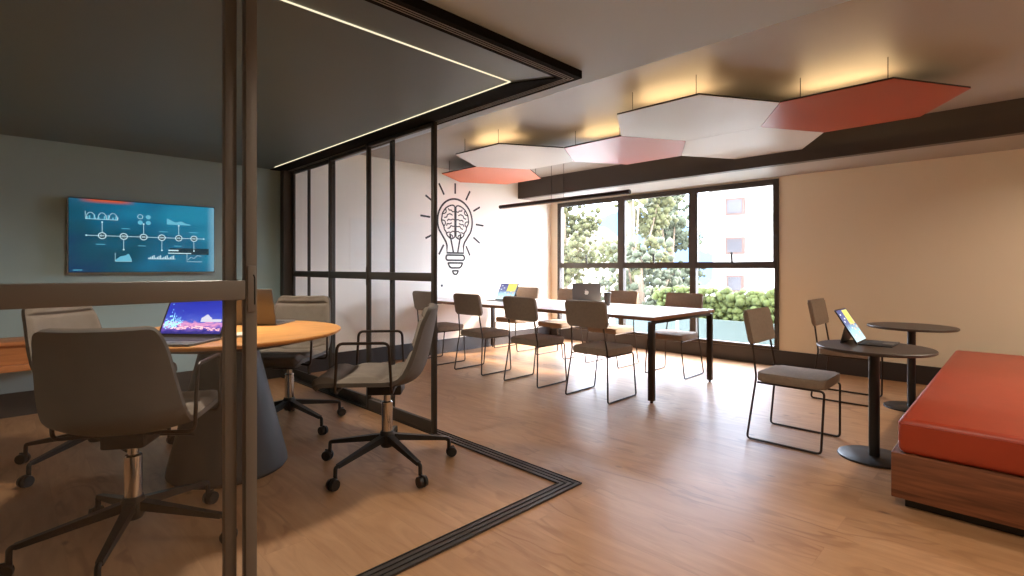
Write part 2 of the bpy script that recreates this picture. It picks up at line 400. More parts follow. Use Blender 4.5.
# ------------------------------------------------------------------ sliding partition tracks, ceiling shade strip, LED line
def L_band(mb, o0, o1, z0, z1):
    """mitred L-shaped strip, o = inset from the outer corner lines"""
    mb.box(X0, XP-o0, YP+o0, YP+o1, z0, z1)
    mb.box(XP-o1, XP-o0, YP+o1, YB, z0, z1)
    return mb
struct(L_band(MB(), 0.0, 0.10, 0.0, 0.006), 'trim_2', 'track')
g = MB()
for o in (0.0, 0.031, 0.063, 0.094): L_band(g, o, o+0.006, 0.006, 0.010)
struct(g, 'trim_3', 'black')
struct(L_band(MB(), 0.0, 0.10, 2.336, ZS), 'trim_4', 'matte')
g = MB()
for o in (0.033, 0.050, 0.067): L_band(g, o, o+0.0045, 2.3335, 2.336)
struct(g, 'trim_5', 'track_light')
struct(MB().prism([(2.14, YB), (2.14, 2.16), (2.27, 1.90), (2.27, YB)], 2.337, 2.345), 'ceiling_shade_strip', 'matte')  # black strip modelled for the soft shade between LED line and track
led = MB().box(X0, 2.128, 2.139, 2.1445, 2.338, 2.344).box(2.1225, 2.128, 2.1445, 5.80, 2.338, 2.344)
lo = led.build('led_strip_light', 'led', None, False)
tag(lo, 'warm line of light bent at a right angle in the dark meeting room ceiling', 'light strip')
struct(MB().box(2.25, XP, 5.875, YB, 0.0, 2.336), 'trim_7', 'bronze_dark')

def glass_panel(axis, lane0, lane1, a0, a1, label, mat, handle=None, mull=()):
    """sliding panel; axis 'y': runs along Y in lane X lane0..lane1; axis 'x': runs along X"""
    th = thing('glass_panel', label, 'sliding panel', ((lane0+lane1)/2, (a0+a1)/2, 0.01) if axis == 'y' else ((a0+a1)/2, (lane0+lane1)/2, 0.01), 0, 'sliding glass panels of the meeting room')
    if axis == 'x': ox, oy = (a0+a1)/2, (lane0+lane1)/2
    else: oy, ox = (a0+a1)/2, (lane0+lane1)/2
    def bx(mb, s0, s1, z0, z1, e=0.0, bev=0.003):
        if axis == 'y': mb.box(lane0+e-ox, lane1-e-ox, s0-oy, s1-oy, z0-0.01, z1-0.01, bev)
        else: mb.box(s0-ox, s1-ox, lane0+e-oy, lane1-e-oy, z0-0.01, z1-0.01, bev)
        return mb
    sw = 0.036
    zt = 2.33
    bx(MB(), a0, a0+sw, 0.012, zt).build('stile', mat, th)
    bx(MB(), a1-sw, a1, 0.012, zt).build('stile', mat, th)
    for m_ in mull: bx(MB(), m_-0.016, m_+0.016, 0.097, zt-0.03, 0.001).build('mullion', mat, th)
    bx(MB(), a0+sw, a1-sw, 0.012, 0.097, 0.001).build('bottom_rail', mat, th)
    bx(MB(), a0+sw, a1-sw, zt-0.03, zt, 0.001).build('top_rail', mat, th)
    bx(MB(), a0+sw, a1-sw, 1.142, 1.206, 0.0005).build('middle_rail', mat, th)
    bx(MB(), a0+sw-0.005, a1-sw+0.005, 0.095, 1.144, 0.012, 0).build('pane', 'glass', th, False)
    bx(MB(), a0+sw-0.005, a1-sw+0.005, 1.204, zt-0.028, 0.012, 0).build('pane', 'glass', th, False)
    if handle:
        h = MB()
        if axis == 'x':
            c = handle-ox; y = lane0-oy
            h.box(c-0.014, c+0.014, y-0.006, y+0.001, 1.10-0.01, 1.255-0.01, 0.004)
            hb = h.build('handle_plate', mat, th)
            MB().tube([(c+0.004, y-0.0065, 1.215), (c+0.008, y-0.0065, 1.205), (c+0.008, y-0.0065, 1.115)], 0.0022, 8).build('finger_slot', 'plastic', hb)
        else:
            c = handle-oy; x = lane0-ox
            MB().box(x-0.008, x+0.001, c-0.01, c+0.01, 1.08, 1.24, 0.003).build('handle_plate', mat, th)
    return th
glass_panel('x', 1.818, 1.856, -0.62, 0.610, 'nearest sliding glass panel with a bronze frame and slim handle plate, at the left foreground', 'bronze', 0.592)
glass_panel('x', 1.864, 1.897, -0.90, 0.561, 'glass panel parked right behind the handled foreground panel, its stile just left of it', 'bronze')
glass_panel('y', 2.273, 2.306, 3.093, 4.085, 'rightmost panel of the far side partition, its end stile beside the bulb mural', 'bronze_dark', 4.067)
glass_panel('y', 2.308, 2.341, 3.723, 4.893, 'middle panel of the far side partition, partly behind the end panel', 'bronze_dark')
glass_panel('y', 2.343, 2.369, 4.86, 5.872, 'innermost panel of the far side partition, against the post at the teal wall', 'bronze_dark', None, (5.45,))

# ------------------------------------------------------------------ television
tv = thing('wall_television', 'large flat television on the teal wall showing a blue timeline chart', 'television', (0.993, YB-0.06, 1.53))
MB().box(-0.575, 0.575, 0.0, 0.035, -0.335, 0.335, 0.004).build('bezel', 'plastic', tv)
MB().box(-0.25, 0.25, 0.035, 0.06, -0.2, 0.2).build('wall_mount', 'blackmetal', tv, False)
MB().box(-0.575, 0.575, -0.002, 0.004, -0.338, -0.330).box(-0.577, -0.572, -0.002, 0.02, -0.335, 0.335).build('silver_edge', 'track_light', tv, False)

def tv_screen_mat():
    m, nt, out = new_mat('television_picture'); L = nt.links.new
    tc = N(nt, 'ShaderNodeTexCoord'); sep = N(nt, 'ShaderNodeSeparateXYZ'); L(tc.outputs['Generated'], sep.inputs[0])
    no = N(nt, 'ShaderNodeTexNoise'); no.inputs['Scale'].default_value = 3.2; no.inputs['Detail'].default_value = 1; L(tc.outputs['Generated'], no.inputs['Vector'])
    a = N(nt, 'ShaderNodeMath', operation='MULTIPLY_ADD'); a.inputs[1].default_value = 0.55; L(no.outputs['Fac'], a.inputs[0])
    half = N(nt, 'ShaderNodeMath', operation='MULTIPLY_ADD'); half.inputs[1].default_value = 0.45; half.inputs[2].default_value = -0.06; L(sep.outputs['X'], half.inputs[0]); L(half.outputs[0], a.inputs[2])
    zz = N(nt, 'ShaderNodeMath', operation='MULTIPLY_ADD'); zz.inputs[1].default_value = 0.25; L(sep.outputs['Z'], zz.inputs[0]); L(a.outputs[0], zz.inputs[2])
    r = N(nt, 'ShaderNodeValToRGB')
    stops = [(0.2, srgb(16, 62, 100)), (0.4, srgb(14, 82, 104)), (0.6, srgb(18, 108, 146)), (0.85, srgb(30, 142, 178))]
    while len(r.color_ramp.elements) < 4: r.color_ramp.elements.new(0.5)
    for e, (p, c) in zip(r.color_ramp.elements, stops): e.position = p; e.color = c
    L(zz.outputs[0], r.inputs[0])
    # orange-red streak along the upper left rim
    r2 = N(nt, 'ShaderNodeValToRGB'); r2.color_ramp.elements[0].position = 0.945; r2.color_ramp.elements[0].color = (0, 0, 0, 1); r2.color_ramp.elements[1].position = 0.985; r2.color_ramp.elements[1].color = (1, 1, 1, 1); L(sep.outputs['Z'], r2.inputs[0])
    r3 = N(nt, 'ShaderNodeValToRGB'); r3.color_ramp.elements[0].position = 0.05; r3.color_ramp.elements[0].color = (0, 0, 0, 1); r3.color_ramp.elements[1].position = 0.15; r3.color_ramp.elements[1].color = (1, 1, 1, 1)
    e3 = r3.color_ramp.elements.new(0.32); e3.color = (1, 1, 1, 1); e4 = r3.color_ramp.elements.new(0.42); e4.color = (0, 0, 0, 1); L(sep.outputs['X'], r3.inputs[0])
    mm = N(nt, 'ShaderNodeMath', operation='MULTIPLY'); L(r2.outputs[0], mm.inputs[0]); L(r3.outputs[0], mm.inputs[1])
    mx = N(nt, 'ShaderNodeMix', data_type='RGBA'); mx.inputs[7].default_value = srgb(206, 92, 62); L(mm.outputs[0], mx.inputs[0]); L(r.outputs[0], mx.inputs[6])
    # pale right rim
    r5 = N(nt, 'ShaderNodeValToRGB'); r5.color_ramp.elements[0].position = 0.94; r5.color_ramp.elements[0].color = (0, 0, 0, 1); r5.color_ramp.elements[1].position = 0.99; r5.color_ramp.elements[1].color = (0.75, 0.75, 0.75, 1); L(sep.outputs['X'], r5.inputs[0])
    mx2 = N(nt, 'ShaderNodeMix', data_type='RGBA'); mx2.inputs[7].default_value = srgb(134, 186, 208); L(r5.outputs[0], mx2.inputs[0]); L(mx.outputs[2], mx2.inputs[6])
    e = N(nt, 'ShaderNodeEmission'); e.inputs['Strength'].default_value = 0.66; L(mx2.outputs[2], e.inputs['Color'])
    L(e.outputs[0], out.inputs['Surface'])
    return m
M['tvpic'] = tv_screen_mat()
M['tvline'] = emit('television_line_art', srgb(196, 228, 236), 0.85)
M['tvsoft'] = emit('television_soft_art', srgb(98, 176, 200), 0.85)
M['tvdark'] = emit('television_dark_band', srgb(20, 52, 66), 0.8)
scr = MB().box(-0.568, 0.568, -0.003, 0.0, -0.326, 0.328).build('screen', 'tvpic', tv, False)
def tvxy(cx, cy):           # design grid 1000 x 480
    return (-0.568+1.136*cx/940, 0.328-0.654*cy/452)
def tvtube(mb, pts, r=0.0022, closed=False): mb.tube([(tvxy(*p)[0], -0.0032, tvxy(*p)[1]) for p in pts], r, 4, closed=closed); return mb
def tvbox(mb, xa, ya, xb, yb, d=.0042):
    x0, z0 = tvxy(xa, ya); x1, z1 = tvxy(xb, yb); mb.box(x0, x1, -d, -0.003, z1, z0); return mb
line = tvtube(MB(), [(100, 224), (860, 224)])
for cx in (98, 862):
    x, z = tvxy(cx, 224); line.cyl((x, -0.0046, z), (x, -0.002, z), 0.007, n=12)
line.build('timeline', 'tvline', scr, False)
nodes = [(190, 1), (320, -1), (446, 1), (566, -1), (682, 1), (790, -1)]
for k, (cx, sgn) in enumerate(nodes):
    x, z = tvxy(cx, 224)
    MB().cyl((x, -0.0040, z), (x, -0.003, z), 0.027, n=24).build('timeline_node', 'tvdark', scr, False)
    MB().tube([(x+0.027*math.cos(2*PI*j/24), -0.0042, z+0.027*math.sin(2*PI*j/24)) for j in range(24)], 0.0034, 4, closed=True).build('node_ring', 'tvline', scr, False)
    n_ = MB(); n_.merge(text_mesh('0%d' % (k+1), 0.028), Matrix.Translation((x, -0.0055, z)) @ Matrix.Rotation(PI/2, 4, 'X')); n_.build('node_number', 'tvline', scr, False)
    y1 = 224-sgn*85
    st = tvtube(MB(), [(cx, 224-sgn*22), (cx, y1)], 0.0018)
    x2, z2 = tvxy(cx, y1); st.cyl((x2, -0.0046, z2), (x2, -0.002, z2), 0.007, n=12); st.build('node_stalk', 'tvline', scr, False)
# little charts
c_ = tvtube(MB(), [(92, 75), (92, 122), (285, 122), (285, 105)], 0.002)
for q in (122, 190, 255): tvtube(c_, [(q-26, 121), (q-20, 95), (q-8, 82), (q+8, 82), (q+22, 96), (q+28, 121)], 0.002)
c_.build('wave_chart', 'tvline', scr, False)
c_ = tvbox(MB(), 92, 119, 285, 123)
for i, q in enumerate((98, 112, 140, 165, 200, 222, 250, 268)): tvbox(c_, q, 121-14-14*((i*7) % 3)/2, q+9, 121)
c_.build('bar_chart', 'tvsoft', scr, False)
for (cx, cy, full) in ((424, 92, 0), (476, 92, 1), (424, 130, 1), (476, 130, 1)):
    x, z = tvxy(cx, cy)
    if full: MB().cyl((x, -0.0046, z), (x, -0.003, z), 0.02, n=16).build('pie_icon', 'tvsoft', scr, False)
    else: MB().tube([(x+0.02*math.cos(2*PI*j/20), -0.004, z+0.02*math.sin(2*PI*j/20)) for j in range(20)], 0.002, 4, closed=True).build('pie_icon', 'tvline', scr, False)
def area(top, y_base):
    mb = MB()
    P = [tvxy(*p) for p in top]+[tvxy(top[-1][0], y_base), tvxy(top[0][0], y_base)]
    mb.prism(P, .003, .0042); mb.xf(Matrix(((1, 0, 0, 0), (0, 0, -1, 0), (0, 1, 0, 0), (0, 0, 0, 1))))
    mb.build('area_chart', 'tvsoft', scr, False)
area([(600, 92), (625, 104), (660, 118), (700, 108), (730, 122), (765, 126)], 134)
area([(268, 376), (300, 352), (330, 346), (352, 334), (370, 372)], 384)
tvtube(MB(), [(268, 330), (268, 384), (372, 384)], 0.0018).build('chart_axis', 'tvline', scr, False)
c_ = tvbox(MB(), 474, 365, 660, 368)
for i in range(16): tvbox(c_, 478+i*11, 366-8-16*((i*5) % 4)/3, 478+i*11+6, 367)
c_.build('bar_chart', 'tvline', scr, False)
tvtube(MB(), [(740, 330), (740, 384), (850, 384)], 0.0018).build('chart_axis', 'tvline', scr, False)
tvtube(MB(), [(745, 372), (770, 352), (790, 362), (815, 340), (842, 345)], 0.0018).build('line_chart', 'tvline', scr, False)
tvbox(MB(), 620, 292, 900, 335, .0036).build('caption_band', 'tvdark', scr, False)
for (xa, xb, cy, h) in ((610, 680, 304, 8), (610, 770, 324, 6), (152, 208, 276, 4), (410, 460, 280, 4), (306, 360, 172, 4), (546, 606, 182, 4), (650, 700, 276, 4), (756, 820, 180, 4), (22, 76, 436, 5)):
    tvbox(MB(), xa, cy, xb, cy+h, .0044).build('caption_line', 'tvline' if h > 5 else 'tvsoft', scr, False)

# ------------------------------------------------------------------ floating wood sideboard under the television
sb = thing('wall_shelf', 'long orange wood wall shelf low on the teal wall, left of and below the television', 'shelf', (-0.3, 5.77, 0.43))
MB().box(-0.9, 0.9, -0.2, 0.186, 0.205, 0.235, 0.002).build('top_board', 'cred', sb)
MB().box(-0.9, 0.9, -0.2, 0.186, 0.0, 0.05, 0.002).build('bottom_board', 'cred', sb)
MB().box(-0.9, 0.9, 0.166, 0.186, 0.05, 0.205).build('back_board', 'cred', sb, False)
for xa in (-0.9, -0.02, 0.87): MB().box(xa, xa+0.03, -0.19, 0.166, 0.05, 0.205).build('divider', 'cred', sb, False)
MB().box(-0.87, -0.02, -0.17, -0.15, 0.052, 0.203).build('door', 'cred', sb, False)
MB().box(0.01, 0.87, -0.17, -0.15, 0.052, 0.203).build('door', 'cred', sb, False)

# ------------------------------------------------------------------ meeting table
mt = thing('meeting_table', 'round honey oak meeting table on a charcoal cone base', 'table', (1.01, 3.50, 0))
MB().lathe([(0, 0.818), (0.600, 0.818), (0.640, 0.826), (0.658, 0.836), (0.660, 0.846), (0.655, 0.850), (0, 0.850)], 96).build('tabletop', 'tabtop', mt)
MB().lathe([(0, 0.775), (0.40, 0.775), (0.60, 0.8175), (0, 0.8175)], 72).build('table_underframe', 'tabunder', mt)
MB().lathe([(0, 0.0), (0.318, 0.0), (0.333, 0.02), (0.330, 0.05), (0.155, 0.775), (0, 0.775)], 72).build('cone_base', 'cone', mt)

# ------------------------------------------------------------------ swivel armchairs
prof = [(.385, .535, .212, .00), (.368, .552, .236, .004), (.32, .563, .252, .008), (.12, .555, .264, .018), (-.06, .543, .268, .035), (-.145, .555, .269, .06),
        (-.205, .60, .267, .072), (-.240, .69, .260, .066), (-.262, .79, .249, .056), (-.282, .895, .236, .046), (-.294, .962, .222, .03), (-.299, .992, .206, .022), (-.301, 1.0, .182, .018)]
def prof_at(t):
    n = len(prof)-1; x = min(max(t, 0), 1)*n; i = min(int(x), n-1); f = x-i
    p = [prof[max(i-1, 0)], prof[i], prof[i+1], prof[min(i+2, n)]]
    def cr(a, b, c, d): return 0.5*((2*b)+(-a+c)*f+(2*a-5*b+4*c-d)*f*f+(-a+3*b-3*c+d)*f**3)
    return [cr(*(q[j] for q in p)) for j in range(4)]
def shell_grid(mb, off_fn, off_lo, t0, t1, us, nv=56, nu=18):
    def pt(u, t, off):
        f, z, w_, c_ = prof_at(t); f2, z2, _, _ = prof_at(t+0.01); f1, z1, _, _ = prof_at(t-0.01)
        tf, tz = f2-f1, z2-z1; l = math.hypot(tf, tz) or 1; nf, nz = tz/l, -tf/l
        o = off+c_*abs(u)**2.6
        return Vector((u*us*w_, f+nf*o, z+nz*o))
    top = [[mb.bm.verts.new(pt(-1+2*i/nu, t0+(t1-t0)*j/nv, off_fn(-1+2*i/nu, t0+(t1-t0)*j/nv, j/nv))) for i in range(nu+1)] for j in range(nv+1)]
    bot = [[mb.bm.verts.new(pt(-1+2*i/nu, t0+(t1-t0)*j/nv, off_lo)) for i in range(nu+1)] for j in range(nv+1)]
    for j in range(nv):
        for i in range(nu):
            mb.bm.faces.new((top[j][i], top[j][i+1], top[j+1][i+1], top[j+1][i]))
            mb.bm.faces.new((bot[j][i], bot[j+1][i], bot[j+1][i+1], bot[j][i+1]))
    for j in range(nv):
        mb.bm.faces.new((top[j][0], top[j+1][0], bot[j+1][0], bot[j][0])); mb.bm.faces.new((top[j+1][nu], top[j][nu], bot[j][nu], bot[j+1][nu]))
    for i in range(nu):
        mb.bm.faces.new((top[0][i+1], top[0][i], bot[0][i], bot[0][i+1])); mb.bm.faces.new((top[nv][i], top[nv][i+1], bot[nv][i+1], bot[nv][i]))
    return mb
def cushion_off(u, t, q):
    edge = min(1, (1-abs(u))*9)*min(1, q*14)*min(1, (1-q)*14)
    edge = edge**0.5 if edge > 0 else 0
    seam = 1.0
    for s in (0.20, 0.30, 0.40, 0.64, 0.80):
        seam -= 0.6*math.exp(-((t-s)/0.014)**2)
    wr = 0.10*math.sin(u*9+t*40)*math.sin(t*23)
    return 0.006+0.036*edge*(seam+wr*0.5)
def make_armchair():
    a = thing('swivel_armchair', 'x', 'armchair')
    shell_grid(MB(), lambda u, t, q: 0.008, -0.016, 0.0, 1.0, 1.0).build('shell', 'shell', a, True, 1.0)
    shell_grid(MB(), cushion_off, 0.006, 0.012, 0.992, 0.985, 110, 26).build('cushion', 'armfab', a, True, 1.2)
    for s in (-1, 1):
        MB().tube([(s*.13, .235, .545), (s*.274, .250, .520), (s*.280, .235, .812), (s*.280, -.055, .812), (s*.274, -.07, .515), (s*.11, -.065, .522)], 0.0085, 10, 0.035).build('armrest', 'frame', a)
    MB().box(-.085, .085, -.10, .11, .462, .53, 0.012).box(-.115, .115, -.075, -.055, .512, .53, 0.004).build('tilt_mechanism', 'blackmetal', a)
    MB().tube([(.10, .02, .485), (.20, .02, .480), (.235, .03, .470)], 0.006, 8, 0.02).build('lift_lever', 'plastic', a)
    MB().lathe([(0, .20), (.034, .20), (.034, .405), (.030, .41), (.021, .412), (.021, .465), (0, .465)], 28).build('gas_lift', 'chrome', a)
    MB().lathe([(0, .125), (.035, .125), (.048, .15), (.048, .20), (.038, .225), (0, .225)], 28).build('hub', 'blackmetal', a)
    for k in range(5):
        an = 2*PI*k/5
        R = Matrix.Rotation(an, 4, 'Z')
        b_ = MB().bar((.03, 0, .185), (.385, 0, .125), 0.042, .040, .024, .022).tube([(.37, 0, .127), (.40, 0, .122), (.402, 0, .066)], 0.0115, 10, 0.012).xf(R).build('base_leg', 'blackmetal', a, True, 0.5)
        cs = MB()
        for sy in (-1, 1): cs.cyl((.418, sy*.007, .034), (.418, sy*.025, .034), .034, .030, 22)
        cs.cyl((.418, -.008, .034), (.418, .008, .034), .012, n=12).box(.390, .435, -.006, .006, .040, .072, 0.003)
        cs.xf(R).build('caster', 'plastic', b_, True, 0.5)
    return a
ARM = make_armchair()
G = 'swivel armchairs around the meeting table'
def armchair(first, x, y, fx, fy, base0, label):
    o = place(ARM, not first, (x, y, 0), face(fx, fy), label, G)
    # the star base turns under the seat: legs, casters, hub
    r = math.radians(base0)-face(fx, fy)
    for ch in o.children:
        if ch.name.split('.')[0] in ('base_leg', 'hub'): ch.rotation_euler = (0, 0, r)
    return o
armchair(False, 1.72, 2.83, -.76, .65, 50, 'grey swivel armchair seen in profile in front of the side glass partition')
a_ = armchair(False, 1.614, 4.10, -.72, -.69, -6, 'grey swivel armchair behind the round table, beside the open laptop lid')
armchair(False, .44, 4.25, .62, -.78, 0, 'grey swivel armchair under the television, mostly hidden by the nearest chair')
armchair(True, .4234, 2.829, .54, .84, 29.8, 'nearest swivel armchair, its dark rounded back turned to the glass front')

# ------------------------------------------------------------------ laptops
def screen_picture(kind):
    if kind == 'city':
        return screen_mat('night_city_picture', [(0.02, srgb(40, 40, 120)), (0.16, srgb(120, 90, 180)), (0.24, srgb(226, 150, 190)), (0.33, srgb(70, 90, 190)), (0.55, srgb(40, 56, 176)), (1.0, srgb(26, 36, 150))], 'Z', 1.0, 0.28, 9)
    return None
M['city'] = screen_picture('city')
M['spark'] = emit('sparkle', srgb(150, 226, 255), 1.3)
M['spark2'] = emit('pink_lights', srgb(255, 190, 196), 1.1)
M['citywhite'] = emit('white_houses', srgb(214, 214, 230), 0.9)

def laptop(name, label, x, y, z, fx, fy, w, d, h, tilt, picture, grp=None):
    """clamshell: hinge at the origin, base runs to +Y (towards the user), lid leans back"""
    t = thing(name, label, 'laptop', (x, y, z), face(fx, fy), grp)
    MB().box(-w/2, w/2, 0.0, d, 0, 0.012, 0.004).build('base', 'laptop', t)
    MB().box(-w/2+.02, w/2-.02, 0.02, d*.52, 0.012, 0.0135).build('keyboard', 'keys', t, False)
    MB().box(-.055, .055, d*.58, d*.93, 0.012, 0.0132).build('trackpad', 'laptop', t, False)
    R = Matrix.Translation((0, 0.0, 0.010)) @ Matrix.Rotation(tilt, 4, 'X')
    lid = MB().box(-w/2, w/2, -0.008, 0.0, 0, h, 0.003).xf(R).build('lid', 'laptop', t)
    MB().box(-w/2+.006, w/2-.006, 0.0, 0.0012, 0.012, h-.006).xf(R).build('bezel', 'keys', lid, False)
    sc = MB().box(-w/2+.012, w/2-.012, 0.0012, 0.002, 0.022, h-.012).xf(R).build('display', picture, lid, False)
    return t, lid, sc, R
L1, lid1, sc1, R1 = laptop('laptop', 'open laptop with a blue night-city wallpaper on the round table, behind the nearest chair', .735, 3.255, .8505, -.75, -.66, .37, .25, .265, math.radians(27), 'city')
# fireworks and houses of the wallpaper
sp = MB(); sp2 = MB(); hs = MB()
rr = random.Random(3)
for i in range(60):
    u = .165-abs(rr.gauss(0, .045)); v = .05+abs(rr.gauss(0, .045)); q = .0012+.0028*rr.random()
    sp.box(u-q, u+q, .002, .0026, v-q, v+q)
for i in range(16):
    a0 = rr.uniform(.15, PI-.15); l = rr.uniform(.03, .075)
    sp.tube([(.115, .0024, .06), (.115+l*math.cos(a0)*.8, .0024, .06+l*math.sin(a0)*1.2)], .0012, 4)
for i in range(70):
    u = rr.uniform(-.16, .12); v = .052+.018*rr.random()-abs(u)*.08; q = .0015+.003*rr.random()
    sp2.box(u-q*1.6, u+q*1.6, .002, .0027, v-q*.7, v+q*.7)
hs.box(-.10, -.04, .002, .0026, .092, .118).prism([(-.095, 0), (-.045, 0), (-.07, 0.02)], 0, .0006)
hs.bm.verts.ensure_lookup_table()
for vtx in list(hs.bm.verts)[-6:]: vtx.co = Vector((vtx.co.x, .002+vtx.co.z, .118+vtx.co.y))
hs.box(-.16, -.10, .002, .0026, .092, .108)
for mb_, nm, mt_ in ((sp, 'firework', 'spark'), (sp2, 'town_lights', 'spark2'), (hs, 'white_houses', 'citywhite')):
    mb_.xf(R1).build(nm, mt_, lid1, False)['kind'] = 'stuff'
M['dim'] = emit('dim_display', srgb(120, 140, 170), 0.5)
laptop('laptop', 'grey laptop on the round table seen from behind its tilted lid, beside the far armchair', 1.215, 3.745, .8505, .735, .678, .36, .28, .25, math.radians(14), 'dim')
L4, lid4, _, R4 = laptop('laptop', 'grey laptop with a white emblem on its lid, on the white work table', 5.235, 3.90, .7905, .88, .48, .36, .25, .25, math.radians(10), 'dim')
# fruit emblem on the lid
ap = [(0, -.028), (.010, -.031), (.018, -.026), (.025, -.012), (.0215, -.004), (.018, .003), (.0195, .011), (.024, .016), (.018, .021), (.008, .0215), (0, .018), (-.009, .0215), (-.019, .020), (-.026, .010), (-.027, -.002), (-.022, -.018), (-.014, -.029), (-.006, -.031)]
em = MB(); em.prism(ap, 0, .0012)
em.prism([(.000, .024), (.006, .026), (.011, .033), (.011, .038), (.004, .035), (0, .029)], 0, .0012)
em.xf(R4 @ Matrix.Translation((0, -.0078, .135)) @ Matrix.Rotation(PI/2, 4, 'X') @ Matrix.Scale(-1, 4, (1, 0, 0)))
em.build('lid_emblem', 'logo', lid4, False)

M['ui1'] = screen_mat('tablet_picture', [(0.0, srgb(214, 240, 246)), (0.38, srgb(178, 216, 232)), (0.52, srgb(120, 130, 170)), (0.75, srgb(110, 112, 158)), (1.0, srgb(96, 98, 142))], 'Z', 1.0, 0.25, 7)
M['ui_y'] = emit('yellow_tile', srgb(244, 226, 120), 1.0)
M['ui_p'] = emit('peach_tile', srgb(236, 204, 168), 1.0)
M['ui_w'] = emit('white_tile', srgb(236, 244, 248), 1.05)
def tablet(label, x, y, z, fx, fy, w, h, tilt, kd):
    t = thing('tablet_computer', label, 'tablet computer', (x, y, z), face(fx, fy))
    MB().box(-w/2, w/2, 0.004, kd, 0, 0.006, 0.002).build('keyboard_cover', 'keys', t)
    MB().box(-.045, .045, kd*.62, kd*.94, 0.006, 0.0072).build('trackpad', 'laptop', t, False)
    R = Matrix.Translation((0, 0.0, 0.006)) @ Matrix.Rotation(tilt, 4, 'X')
    bd = MB().box(-w/2, w/2, -0.009, 0.0, 0, h, 0.003).xf(R).build('tablet_body', 'plastic', t)
    MB().box(-w/2+.007, w/2-.007, 0.0, .0012, .009, h-.007).xf(R).build('display', 'ui1', bd, False)
    ty = MB().box(-w/2+.02, w*.04, .0012, .0018, h*.52, h-.012)
    ty.xf(R).build('yellow_tile', 'ui_y', bd, False)
    for q, (u, v) in enumerate(((-.10, .10), (-.06, .12), (-.03, .09), (-.08, .06), (-.02, .13), (-.11, .14))):
        tp = MB().box(u*w/.28-.012, u*w/.28+.014, .0018, .0022, v*h/.24-.008, v*h/.24+.010)
        tp.xf(R).build('peach_tile', 'ui_p', bd, False)
    for q, (u, v) in enumerate(((.10, .20), (.06, .17), (.10, .15), (.04, .05), (.09, .04), (.02, .10))):
        tw = MB().box(u*w/.28-.014, u*w/.28+.012, .0018, .0022, v*h/.24-.004, v*h/.24+.006)
        tw.xf(R).build('white_tile', 'ui_w', bd, False)
    # kick stand : plate from the middle of the back down to the table
    p = R @ Vector((0, -.009, h*.50)); yb = p.y-.025
    k_ = MB()
    for a, b in ((-w/2+.01, w/2-.01),):
        v = [k_.bm.verts.new(c) for c in ((a, p.y, p.z), (b, p.y, p.z), (b, yb, .001), (a, yb, .001), (a, p.y-.005, p.z), (b, p.y-.005, p.z), (b, yb-.005, .001), (a, yb-.005, .001))]
        for f in ((0, 1, 2, 3), (7, 6, 5, 4), (0, 4, 5, 1), (1, 5, 6, 2), (2, 6, 7, 3), (3, 7, 4, 0)): k_.bm.faces.new([v[i] for i in f])
    k_.build('kickstand', 'plastic', t, False)
    return t
tablet('tablet with a colourful screen propped on the round cafe table nearest the red bench', 4.215, .790, .7285, 0, -1, .29, .255, math.radians(31), .19)
tablet('tablet with a colourful screen standing on the far end of the white work table', 4.90, 5.06, .7905, -1, -.12, .32, .265, math.radians(32), .19)
cu = thing('coffee_cup', 'dark brown tumbler beside the laptop on the white work table', 'cup', (5.13, 3.52, .7905))
MB().lathe([(0, 0), (.030, 0), (.033, .004), (.043, .135), (.045, .14), (.045, .146), (0, .146)], 32).build('cup_body', 'cup', cu)
MB().lathe([(0, .146), (.046, .146), (.046, .152), (.042, .158), (0, .158)], 32).build('lid', 'plastic', cu)
tag(MB().box(.94, 1.03, 3.14, 3.27, .8505, .866, 0.003).build('notepad', 'white'), 'small white notepad on the round table, right of the blue-screen laptop', 'notepad')

# ------------------------------------------------------------------ work table
wt = thing('work_table', 'long white work table with brown edges running to the mural wall', 'table', (4.85, 4.155, 0))
TX, TY = .645, 1.775
MB().box(-TX, TX, -TY, TY, .758, .789, 0.003).build('tabletop', 'edge', wt)
MB().box(-TX+.006, TX-.006, -TY+.006, TY-.006, .789, .790).build('white_surface', 'laminate', wt, False)
for sx in (-1, 1):
    for sy in (-1, 1):
        lx, ly = sx*(TX-.030), sy*(TY-.040)
        lg = MB().box(lx-.026, lx+.026, ly-.026, ly+.026, .022, .745, 0.003).build('leg', 'frame', wt)
        MB().cyl((lx, ly, 0), (lx, ly, .024), .013, n=14).build('leveling_foot', 'blackmetal', lg)
for sy in (-1, 1): MB().box(-TX+.056, TX-.056, sy*(TY-.04)-.02, sy*(TY-.04)+.02, .725, .757, 0.002).build('end_beam', 'frame', wt)
for sx in (-1, 1): MB().box(sx*.35-.02, sx*.35+.02, -TY+.06, TY-.06, .722, .757, 0.002).build('long_beam', 'frame', wt)

